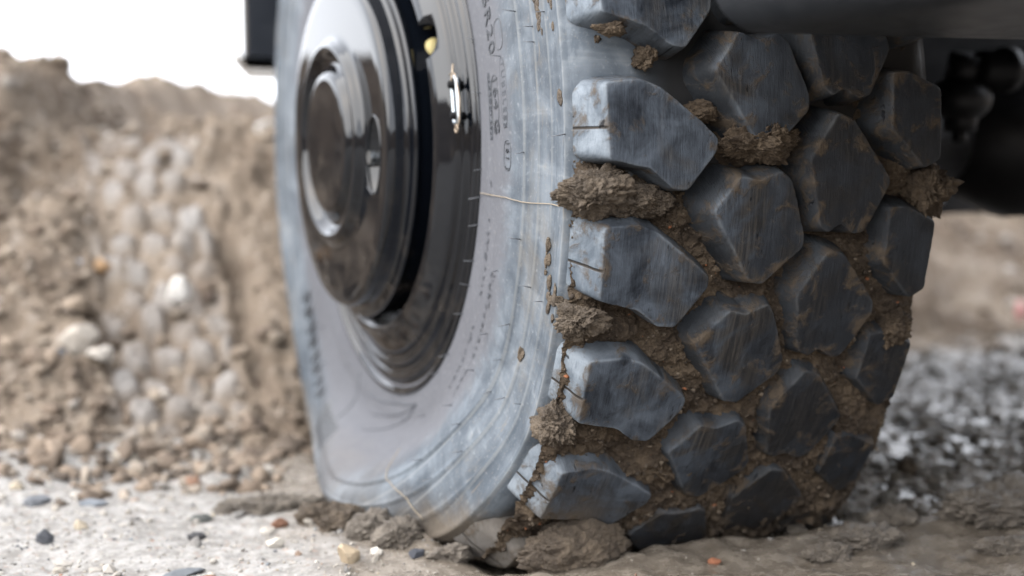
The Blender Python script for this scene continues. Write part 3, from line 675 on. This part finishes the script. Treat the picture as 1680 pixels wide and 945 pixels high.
def clod(name, c, size, label, seed, mat=M_MUD, rot=0, amp=.28, group=None, cat='mud clod', sub=IC5, flat=None, detail=1.0):
    V, F = sub; V = V.copy(); n = V + seed*13.7
    V = V + .30*np.stack([fbm(n*1.1 + 5, 2, s=seed + 1), fbm(n*1.1 + 15, 2, s=seed + 2), fbm(n*1.1 + 25, 2, s=seed + 3)], -1)*min(1, amp/.25)
    V = V*(1 + 1.5*amp*fbm(n*1.5, 3, s=seed) + .10*fbm(n*4.5, 4, .6, s=seed + 50)*detail + detail*(.20*grain(n*3.2, 1) + .15*grain(n*6.7, 2) + .10*grain(n*14, 3) + .05*grain(n*29, 4) - .17))[:, None]
    V = V*np.array(size); cs, sn = math.cos(rot), math.sin(rot)
    V = np.c_[V[:, 0]*cs - V[:, 1]*sn, V[:, 0]*sn + V[:, 1]*cs, V[:, 2]]
    o = obj(name, V, F, mat, None, c); return props(o, label, cat, group)
GRP = 'mud clumps stuck on the tyre'
def tyre_clod(x, th, r, size, label, seed, **k):
    p = TY(x/1000, r, th) + np.array(AX)
    o = clod('mud_clump', tuple(p), size, label, seed, k.pop('mat', M_MUD), group=GRP, cat='mud clump', **k)
    o.rotation_euler = (-math.radians(th), 0, k.get('rot', 0)); return o
tyre_clod(-128, -4.8, .483, (.028, .020, .019), 'large crumbly brown mud clump on the left shoulder between the two upper lugs', 1, mat=M_MUD2)
tyre_clod(-92, -5.6, .483, (.026, .014, .013), 'tapering mud clump beside the large clump on the upper left shoulder', 2, mat=M_MUD2)
tyre_clod(-136, -17.2, .483, (.018, .018, .014), 'rounded mud clump in the second shoulder gap down the tyre', 3, mat=M_MUD2)
tyre_clod(-138, -28.8, .483, (.016, .022, .020), 'tall crumbly mud clump in the lowest shoulder gap above the ground', 5, mat=M_MUD2)
tyre_clod(18, -.2, .489, (.028, .020, .016), 'rough mud clump bridging the middle lugs near the top of the tread', 6)
tyre_clod(-85, 7.6, .482, (.0085, .012, .009), 'small oval mud lump alone on the rubber under the topmost lug', 7, sub=IC4)
tyre_clod(-38, 2.6, .482, (.014, .010, .008), 'small mud lump right of the big upper shoulder lug', 8, sub=IC4)
tyre_clod(-120, 9.9, .497, (.012, .006, .005), 'thin muddy crumb under the lower edge of the topmost lug', 10, sub=IC4)
tyre_clod(186, -5.2, .486, (.020, .022, .022), 'reddish brown mud wad bulging past the right edge of the tread', 11)
tyre_clod(172, -19.6, .485, (.018, .022, .016), 'dark mud wad between two right edge lugs half way down', 12)
# dried splashes on the sidewall
for i, (r, t, sx, sz, lab) in enumerate(((.424, 14.2, .005, .020, 'long thin dried mud splash high on the outer sidewall ribs'), (.449, 15.4, .0045, .021, 'longer dried mud splash beside the top shoulder rib'), (.440, -12.6, .006, .012, 'dried mud splash on the ribs beside the second lug'), (.456, 4, .004, .006, 'small mud blob on the shoulder rib beside the upper lug'), (.449, -17, .004, .012, 'thin mud streak low on the shoulder rib'), (.460, -16, .0035, .012, 'mud streak along the shoulder groove edge'), (.415, -26, .003, .005, 'tiny mud fleck on the lower sidewall rib'))):
    pv = []; bv0, bf0 = ico(3); nb_ = int(6 + sz*900)
    for q in range(nb_):
        u = rng.normal(0, .55)*sz*.8; v0 = rng.normal(0, .5)*sx*(1 - .4*abs(u)/sz) + .12*u; k_ = rng.uniform(.0009, .0030)*(1 if q > 2 else 1.4)
        V0 = bv0*(1 + .35*fbm(bv0*2.1 + q*9 + i*31, 3, s=i))[:, None]*np.array([k_*1.5, k_*.8, k_*.35])
        pv.append((side_pts(V0[:, 0] + u, V0[:, 1] + v0, V0[:, 2] + .0002, r, t), bf0))
    v, f = merge(pv); props(obj('mud_splash', v + np.array(AX), f, M_MUD2), lab, 'mud splash', 'dried mud splashes on the sidewall')
# straw thread lying across the sidewall
pth = [TY(side_x(r) - .0012, r, t) + np.array(AX) for r, t in zip(np.linspace(.276, .458, 26), np.interp(np.linspace(.276, .458, 26), [.276, .286, .349, .398, .442, .458], [-9.8, -9.45, -7.95, -7.45, -6.71, -6.6]) + .08*np.sin(np.linspace(0, 9, 26)))]
v, f = tube(pth, .00045, 6); props(obj('straw', v, f, M_STRAW), 'thin pale straw stuck across the sidewall from the rim to the shoulder mud', 'straw')
pr_s = np.linspace(.344, .442, 24); pt_s = np.interp(pr_s, [.344, .368, .395, .415, .442], [-70.1, -65.9, -60.1, -56.9, -55.2])
pth = [TY(side_x(r) - .0008, r, t) + np.array(AX) for r, t in zip(pr_s, pt_s + .25*np.sin(np.linspace(0, 11, 24)))]
v, f = tube(pth, .0005, 6); props(obj('straw', v, f, M_STRAW), 'yellow muddy straw on the bulging bottom of the sidewall', 'straw')

# ------------------------------------------------------------------ ground
DV = np.array([math.sin(YAW), math.cos(YAW)]); RVv = np.array([math.cos(YAW), -math.sin(YAW)])
def axis(lo, hi, fine, far):
    m = np.arange(lo, hi, fine); a = [hi]; s = fine
    while a[-1] < far: s *= 1.22; a.append(a[-1] + s)
    b = [lo]; s = fine
    while b[-1] > -far: s *= 1.22; b.append(b[-1] - s)
    return np.r_[np.array(b[1:])[::-1], m, np.array(a)]
def ground_h(x, y):
    P = np.c_[x, y, np.zeros_like(x)]
    near = sst(np.hypot(x - .1, y + .3), 6, 2.5)
    h = .016*fbm(P*2.2, 3, s=61) + .0085*fbm(P*9, 4, .55, s=62) + .0032*fbm(P*45, 4, .6, s=63) + .0045*sst(x, -.22, -.05)*fbm(P*26, 4, .62, s=69)
    bum = np.exp(-((y + .385)/.045)**2)*sst(x, -.13, .0)*sst(x, .34, .18)
    h = h + .008*bum*(1 + .8*fbm(P*22, 3, s=64))
    bl = np.exp(-((x + .185)/.045)**2)*sst(y, -.36, -.22)*sst(y, .2, .0)
    h = h + .008*bl*(1 + fbm(P*25, 3, s=66))
    rut = sst(x, -.12, -.28)*sst(y, -.02, .16); h = h + rut*(.020*fbm(np.c_[x*3.2, y*8, x*0], 4, .6, s=67, ridge=True) + .012*fbm(P*14, 3, s=68) - .004)
    pud = sst(x - .35*np.maximum(y, 0)*.0, .13, .30)*sst(y, -.40, -.30)
    h = h*(1 - .75*pud) - .014*pud + pud*(.005*fbm(P*16, 4, .62, s=71) + .006*fbm(P*42, 3, .6, s=72, ridge=True) + .0055*fbm(P*95, 2, .6, s=73))
    flat = sst(np.abs(x - .03), .23, .16)*sst(np.abs(y), .38, .31)
    h = h*(1 - flat) - .026*flat
    return h*near
gx = axis(-.95, 1.35, .0046, 120); gy = axis(-.80, 1.0, .0046, 120)
GX, GY = np.meshgrid(gx, gy, indexing='ij'); x = GX.ravel(); y = GY.ravel(); z = ground_h(x, y)
wet = np.clip(sst(x + .10*fbm(np.c_[x, y, x*0]*5, 3, s=70), -.40, -.17)*.9 + .1*sst(y, .1, .4), 0, 1)
wet = np.maximum(wet*sst(y, 1.6, .9), .15)
ground = obj('ground', np.c_[x, y, z], grid_faces(len(gx), len(gy)), M_GROUND, None, (0, 0, 0), True, {'wet': wet}); props(ground, kind='structure')
# puddle: a shallow sheet through which the wet lumps stand up
px = np.linspace(.10, 1.5, 60); py = np.linspace(-.42, 1.5, 60); PX, PY = np.meshgrid(px, py, indexing='ij')
props(obj('puddle', np.c_[PX.ravel(), PY.ravel(), np.full(PX.size, -.0140)], grid_faces(60, 60), M_WATER), kind='structure')

# ------------------------------------------------------------------ earth bank behind, with a tyre track printed up it
def bank_h(t, s):
    P = np.c_[t, s, np.zeros_like(t)]
    s0 = np.interp(t, [-2.5, -.9, -.45, -.1, .4, 1.2, 3], [1.70, 1.72, 1.76, 1.90, 2.5, 2.95, 3.1]) + .10*fbm(P*2.2, 3, s=81)
    top = np.interp(t, [-2.5, -1.05, -.92, -.84, -.80, -.76, -.6, -.42, -.3, .6, 3], [.54, .535, .53, .515, .45, .40, .40, .41, .43, .50, .55]) + .02*fbm(P*5, 3, s=82)
    run = np.interp(t, [-2, -.5, .3, 1.2, 3], [.70, .74, 1.0, 1.6, 1.8]); q = np.clip((s - s0)/run, -.3, 3)
    tw = t + .33*(s - 1.85); ch = sst(tw, -.525, -.50)*sst(tw, -.325, -.35)            # the driven track
    base = np.where(q < 0, q*.06, np.minimum(q, 1)**1.12*top)
    base = base*(1 - .0) - .012*ch*sst(q, .05, .2)
    rough = (.044*fbm(P*6, 5, .58, s=83) + .042*fbm(P*13, 4, .62, s=84, ridge=True))*sst(q, -.25, .15)
    left = sst(tw, -.51, -.58)
    base = base + left*.035*np.sin(np.clip(q, 0, 1)*math.pi)
    rough = rough*(1 - .75*ch) + .020*fbm(P*30, 3, .62, s=85)*sst(q, -.2, .1)
    fur = np.exp(-((tw + .315 + .012*fbm(P*9, 2, s=87))/.018)**2)*sst(q, .05, .2)*sst(q, .75, .5); base = base - .05*fur + .015*np.exp(-((tw + .265)/.03)**2)*sst(q, .1, .3)*sst(q, .8, .5)
    pr = np.zeros_like(t); sl = s - s0
    row = .062; rowi = np.floor(sl/row); off = (rowi % 2)*.0235
    tt = tw + .52 + off; ci = np.floor(tt/.047)
    dx = (tt/.047 - ci - .5)*.047; dy = (sl/row - rowi - .5)*row
    jx = .009*vnoise(np.c_[ci*3.3 + .5, rowi*2.7 + .5, ci*0], 91); jy = .010*vnoise(np.c_[ci*4.3 + .5, rowi*3.7 + .5, ci*0], 94); wob = 1 + .32*fbm(P*22, 3, .6, s=98); dd = (np.abs(dx + jx)**2.6 + np.abs((dy + jy)*.82)**2.6)**(1/2.6)*wob
    dome = sst(dd, .025, .011)*(.75 + .4*vnoise(np.c_[ci*2.1 + .5, rowi*1.7 + .5, ci*0], 93)); keep_ = (vnoise(np.c_[ci*5.1 + .5, rowi*4.3 + .5, ci*0], 92) > -.6)
    pr = dome*ch*keep_*sst(q, .02, .1)*sst(q, 1.02, .95)
    return base + rough + .024*pr, pr
ta = np.r_[np.linspace(-7, -1.0, 60)[:-1], np.linspace(-1.0, -.28, 190), np.linspace(-.28, 2.6, 190)[1:], np.linspace(2.6, 9, 40)[1:]]
sa = np.r_[np.linspace(1.45, 2.9, 300), np.linspace(2.9, 5, 70)[1:], np.linspace(5, 14, 20)[1:]]
TT, SS = np.meshgrid(ta, sa, indexing='ij'); t = TT.ravel(); s = SS.ravel(); bh, pr = bank_h(t, s)
XY = CAM[:2] + t[:, None]*RVv + s[:, None]*DV
bank = obj('earth_bank', np.c_[XY, bh - .012], grid_faces(len(ta), len(sa)), M_BANK, None, (0, 0, 0), True, {'print': pr}); props(bank, kind='structure')
# spoil heaps round the rest of the yard, out of frame: they show only in the paint's reflections
az = np.radians(np.linspace(62, 345, 220)); rr_ = np.linspace(4.2, 9.5, 40); AZ, RR = np.meshgrid(az, rr_, indexing='ij'); A_ = AZ.ravel(); R2 = RR.ravel()
hx = CAM[0] + R2*np.sin(A_); hy = CAM[1] + R2*np.cos(A_); q = (R2 - 4.2)/5.3
hh_ = np.sin(q*math.pi)**.8*(1.25 + .55*fbm(np.c_[hx*.5, hy*.5, hx*0], 3, s=95))*sst(A_, R_(62), R_(78))*sst(A_, R_(345), R_(325)) + .10*fbm(np.c_[hx*3, hy*3, hx*0], 4, s=96)*np.sin(q*math.pi) - .05
props(obj('spoil_heaps', np.c_[hx, hy, hh_], grid_faces(220, 40), M_BANK, None, (0, 0, 0), True, {'print': np.zeros(len(hx))}), kind='structure')
def bank_pt(t, s):
    h, _ = bank_h(np.array([t]), np.array([s])); q = CAM[:2] + t*RVv + s*DV; return np.array([q[0], q[1], h[0] - .012])

# ------------------------------------------------------------------ stones and clods
PAL = np.array([(.46, .43, .39), (.36, .33, .29), (.24, .23, .22), (.60, .57, .52), (.11, .115, .13), (.30, .22, .17), (.46, .40, .31), (.30, .18, .13), (.22, .24, .26)])
PW = np.array([.31, .30, .14, .07, .05, .04, .06, .01, .02])
octa = (np.array([(1, 0, 0), (-1, 0, 0), (0, 1, 0), (0, -1, 0), (0, 0, 1), (0, 0, -1.0)]), np.array([(0, 2, 4), (2, 1, 4), (1, 3, 4), (3, 0, 4), (2, 0, 5), (1, 2, 5), (3, 1, 5), (0, 3, 5)]))
def scatter(name, N, x0, x1, y0, y1, smin, smax, sub, label, dens=None, tri=None, pal=PAL, pw=PW, mat=None):
    x = rng.uniform(x0, x1, N); y = rng.uniform(y0, y1, N)
    if dens is not None: k = rng.uniform(size=N) < dens(x, y); x, y = x[k], y[k]; N = len(x)
    sz = smin*(smax/smin)**(rng.uniform(size=N)**2.2); z = ground_h(x, y) + sz*.15
    col = pal[rng.choice(len(pal), N, p=pw)]*rng.uniform(.8, 1.2, (N, 1))
    V, F, C = rocks(N, np.c_[x, y, z], sz, col, sub, tri=tri)
    o = obj(name, V, F, mat or M_STONE, None, (0, 0, 0), False, None, C); return props(o, label, 'gravel', None, 'stuff')
dry = lambda x, y: np.clip(1.15*sst(x, -.17, -.30) + .04, 0, 1)*(1 - (np.abs(x - .03) < .18)*(np.abs(y) < .33))
scatter('grit', 26000, -.95, .40, -.62, .35, .0007, .0032, 0, 'fine pale grit strewn over the ground left of the tyre', dry, octa)
scatter('gravel', 1500, -1.1, .6, -.60, .9, .003, .011, 1, 'loose mixed gravel lying on the ground round the tyre', lambda x, y: dry(x, y)*.9)
DPAL = np.array([(.08, .068, .055), (.13, .11, .085), (.18, .15, .12), (.26, .24, .21)]); 
scatter('wet_crumbs', 5000, .14, 1.5, -.40, 1.3, .003, .013, 1, 'dark wet mud crumbs standing in the puddle behind the tyre', None, None, DPAL, np.array([.4, .3, .2, .1]))
# rubble on the bank
N = 5200; t = np.r_[rng.uniform(-1.15, -.25, 3400), rng.uniform(-.25, 2.2, 1800)]; s = 1.62 + 1.5*rng.uniform(size=N)**1.3; s[3400:] = 2.35 + 1.9*rng.uniform(size=1800); bhh, pr_ = bank_h(t, s)
tw_ = t + .33*(s - 1.85); k = (pr_ < .3) & ((tw_ < -.33) | (tw_ > .1) | (rng.uniform(size=N) < .25)); t, s, bhh = t[k], s[k], bhh[k]; N = len(t); sz = .004*(4.6)**(rng.uniform(size=N)**2.1)
col = np.array([(.19, .145, .11), (.27, .215, .165), (.33, .275, .22), (.44, .40, .36), (.12, .09, .07), (.30, .20, .14)])[rng.choice(6, N, p=[.27, .30, .24, .08, .10, .01])]*rng.uniform(.8, 1.2, (N, 1))
M_ = 1000; tf = rng.uniform(-1.1, -.27, M_); sf = np.interp(tf, [-.9, -.45, -.1], [1.72, 1.76, 1.90]) + rng.normal(-.02, .09, M_); bf_, pf2 = bank_h(tf, sf); kf = pf2 < .25; tf, sf, bf_ = tf[kf], sf[kf], bf_[kf]; M_ = len(tf); XYf = CAM[:2] + tf[:, None]*RVv + sf[:, None]*DV
zf = np.maximum(bf_ - .012, ground_h(XYf[:, 0], XYf[:, 1])); szf = .0035*(5.0)**(rng.uniform(size=M_)**1.7); colf = np.array([(.20, .155, .12), (.28, .22, .17), (.34, .29, .24), (.12, .095, .075)])[rng.choice(4, M_, p=[.35, .3, .15, .2])]*rng.uniform(.8, 1.2, (M_, 1))
pos_ = np.r_[np.c_[CAM[:2] + t[:, None]*RVv + s[:, None]*DV, bhh - .012 + sz*.2], np.c_[XYf, zf + szf*.25]]; N = len(pos_); sz = np.r_[sz, szf]; col = np.r_[col, colf]
V, F, C = rocks(N, pos_, sz, col, 2, .38)
props(obj('rubble', V, F, M_STONE, None, (0, 0, 0), True, None, C), 'crumbled earth and rubble strewn over the bank behind the truck', 'rubble', None, 'stuff')

IC3 = ico(3)
def stone(c, size, col, label, seed, rot=0, amp=.32, group=None, name='stone', cat='stone'):
    V, F = IC3; n = V + seed*5.3
    V = V*(1 + amp*fbm(n*1.2, 2, s=seed) + .08*fbm(n*5, 3, s=seed + 7))[:, None]
    for _ in range(5):                                  # flat broken faces
        dv = rng.normal(size=3); dv /= np.linalg.norm(dv); dd = V@dv; lim = rng.uniform(.55, .8); V = V - np.clip(dd - lim, 0, None)[:, None]*dv
    V = V*np.array(size); cs, sn = math.cos(rot), math.sin(rot); V = np.c_[V[:, 0]*cs - V[:, 1]*sn, V[:, 0]*sn + V[:, 1]*cs, V[:, 2]]
    o = obj(name, V, F, M_STONE, None, c, False, None, np.tile(np.array(col), (len(V), 1))*np.ones((len(V), 3))); return props(o, label, cat, group)
def gz(x, y): return float(ground_h(np.array([x]), np.array([y]))[0])
def gstone(x, y, size, col, label, seed, rot=0): return stone((x, y, gz(x, y) + size[2]*.45), size, col, label, seed, rot, group='stones on the ground')
gstone(-.274, -.269, (.011, .009, .013), (.46, .37, .26), 'tan and white angular stone standing in front of the sidewall bulge', 1)
gstone(-.216, -.292, (.008, .006, .005), (.06, .065, .08), 'dark slate pebble beside the tan stone near the foot of the tyre', 2)
gstone(-.297, -.104, (.010, .008, .007), (.22, .115, .075), 'reddish brown pebble left of the flattened tyre bottom', 3)
gstone(-.414, -.231, (.020, .010, .004), (.17, .185, .205), 'flat blue grey slate chip near the bottom edge', 4, .3)
gstone(-.511, .065, (.016, .012, .009), (.17, .18, .20), 'blurred blue grey pebble on the far left ground', 5)
gstone(-.458, .041, (.015, .009, .005), (.25, .275, .31), 'pale blue flat stone lying beside the blue grey pebble', 6)
gstone(-.338, .124, (.012, .010, .008), (.30, .18, .125), 'orange brick fragment where the ground meets the rubble', 7)
gstone(-.379, -.106, (.010, .007, .005), (.07, .07, .075), 'small black stone alone on the pale gravel', 8)
gstone(-.322, -.191, (.011, .008, .006), (.66, .62, .55), 'cream white pebble behind the tan angular stone', 9)
gstone(-.36, -.042, (.014, .009, .005), (.10, .105, .10), 'dark flat stone at the edge of the track rubble', 10)
gstone(-.399, -.263, (.009, .007, .004), (.30, .15, .10), 'flat red brick chip at the bottom edge of the gravel', 11)
gstone(.01, -.43, (.006, .005, .004), (.32, .13, .07), 'tiny orange brick crumb in the wet mud before the tyre', 12)
for (t, s, sz, col, lab, sd2) in ((-.473, 2.08, (.024, .016, .021), (.74, .72, .69), 'bright white angular stone lying on the printed tyre track', 21), (-.575, 1.938, (.030, .018, .028), (.50, .455, .40), 'large pale slab tilted on the left bank', 22), (-.620, 1.877, (.015, .011, .010), (.62, .60, .58), 'white stone at the left of the pale slab', 23),
                                  (-.592, 1.882, (.018, .012, .009), (.11, .115, .13), 'black stone touching the pale slab', 24), (-.593, 2.104, (.016, .013, .013), (.42, .27, .15), 'orange stone on the bank beside the track', 25), (-.623, 2.097, (.019, .012, .010), (.33, .35, .38), 'bluish grey stone on the bank left of the orange one', 26),
                                  (-.422, 2.55, (.020, .016, .018), (.66, .63, .60), 'pale stone high on the bank beside the tyre', 27), (-.469, 1.74, (.020, .014, .011), (.60, .55, .47), 'cream stone at the foot of the bank', 28), (-.539, 1.908, (.020, .015, .012), (.55, .51, .46), 'pale round stone below the slab on the bank', 29)):
    p = bank_pt(t, s); stone((p[0], p[1], p[2] + sz[2]*.4), sz, col, lab, sd2, group='stones on the earth bank')
p = bank_pt(1.012, 2.9); o = stone((p[0], p[1], p[2] + .03), (.012, .009, .022), (.70, .22, .22), 'pink scrap of plastic on the earth at the right edge', 33, name='plastic_scrap', cat='plastic scrap'); o.data.materials[0] = M_PINK

# mud clods on the ground
CG = 'mud clods on the ground round the tyre'
def gclod(x, y, size, label, seed, dz=.3, **k):
    return clod('mud_clod', (x, y, gz(x, y) + size[2]*dz), size, label, seed, k.pop('mat', M_MUD3), group=CG, **k)
gclod(-.098, -.368, (.043, .022, .027), 'big mud clod pressed out under the lowest lug', 61, .55, amp=.2, detail=.6, mat=M_MUD2)
gclod(-.214, -.245, (.021, .017, .016), 'crumbly brown clod beneath the sidewall bulge', 62)
gclod(-.230, -.20, (.022, .016, .013), 'smooth grey clod left of the crumbly one under the sidewall', 63, amp=.18)
gclod(-.243, -.15, (.022, .020, .018), 'dark clod tucked under the tyre bulge', 64, mat=M_MUD2)
gclod(-.258, -.105, (.020, .016, .013), 'low clod behind the others under the bulge', 65, mat=M_MUD2)
gclod(-.285, -.02, (.050, .022, .012), 'long smooth roll of mud behind the tyre bulge', 66, amp=.15)
gclod(-.185, -.30, (.018, .014, .009), 'small flat clod between the sidewall and the big clod', 67)
gclod(.17, -.425, (.040, .022, .013), 'smooth ridge of squeezed mud right of the tyre foot', 68, amp=.2)
gclod(.236, -.39, (.022, .018, .014), 'rough mud peak behind the squeezed ridge', 69, amp=.3)
gclod(.345, -.42, (.075, .036, .022), 'broad smooth mud mound at the right edge of the frame', 70, .25, amp=.14)
gclod(.27, -.50, (.024, .016, .008), 'crumbly clod before the broad mud mound', 71)
gclod(.12, -.45, (.020, .014, .010), 'wet low clod at the left end of the squeezed ridge', 72, amp=.2)
gclod(.43, -.16, (.012, .010, .010), 'small dark clod standing in the puddle', 73, mat=M_MUD, sub=IC4)
gclod(.47, .02, (.024, .015, .012), 'dark clod farther back in the puddle', 74, mat=M_MUD, sub=IC4)
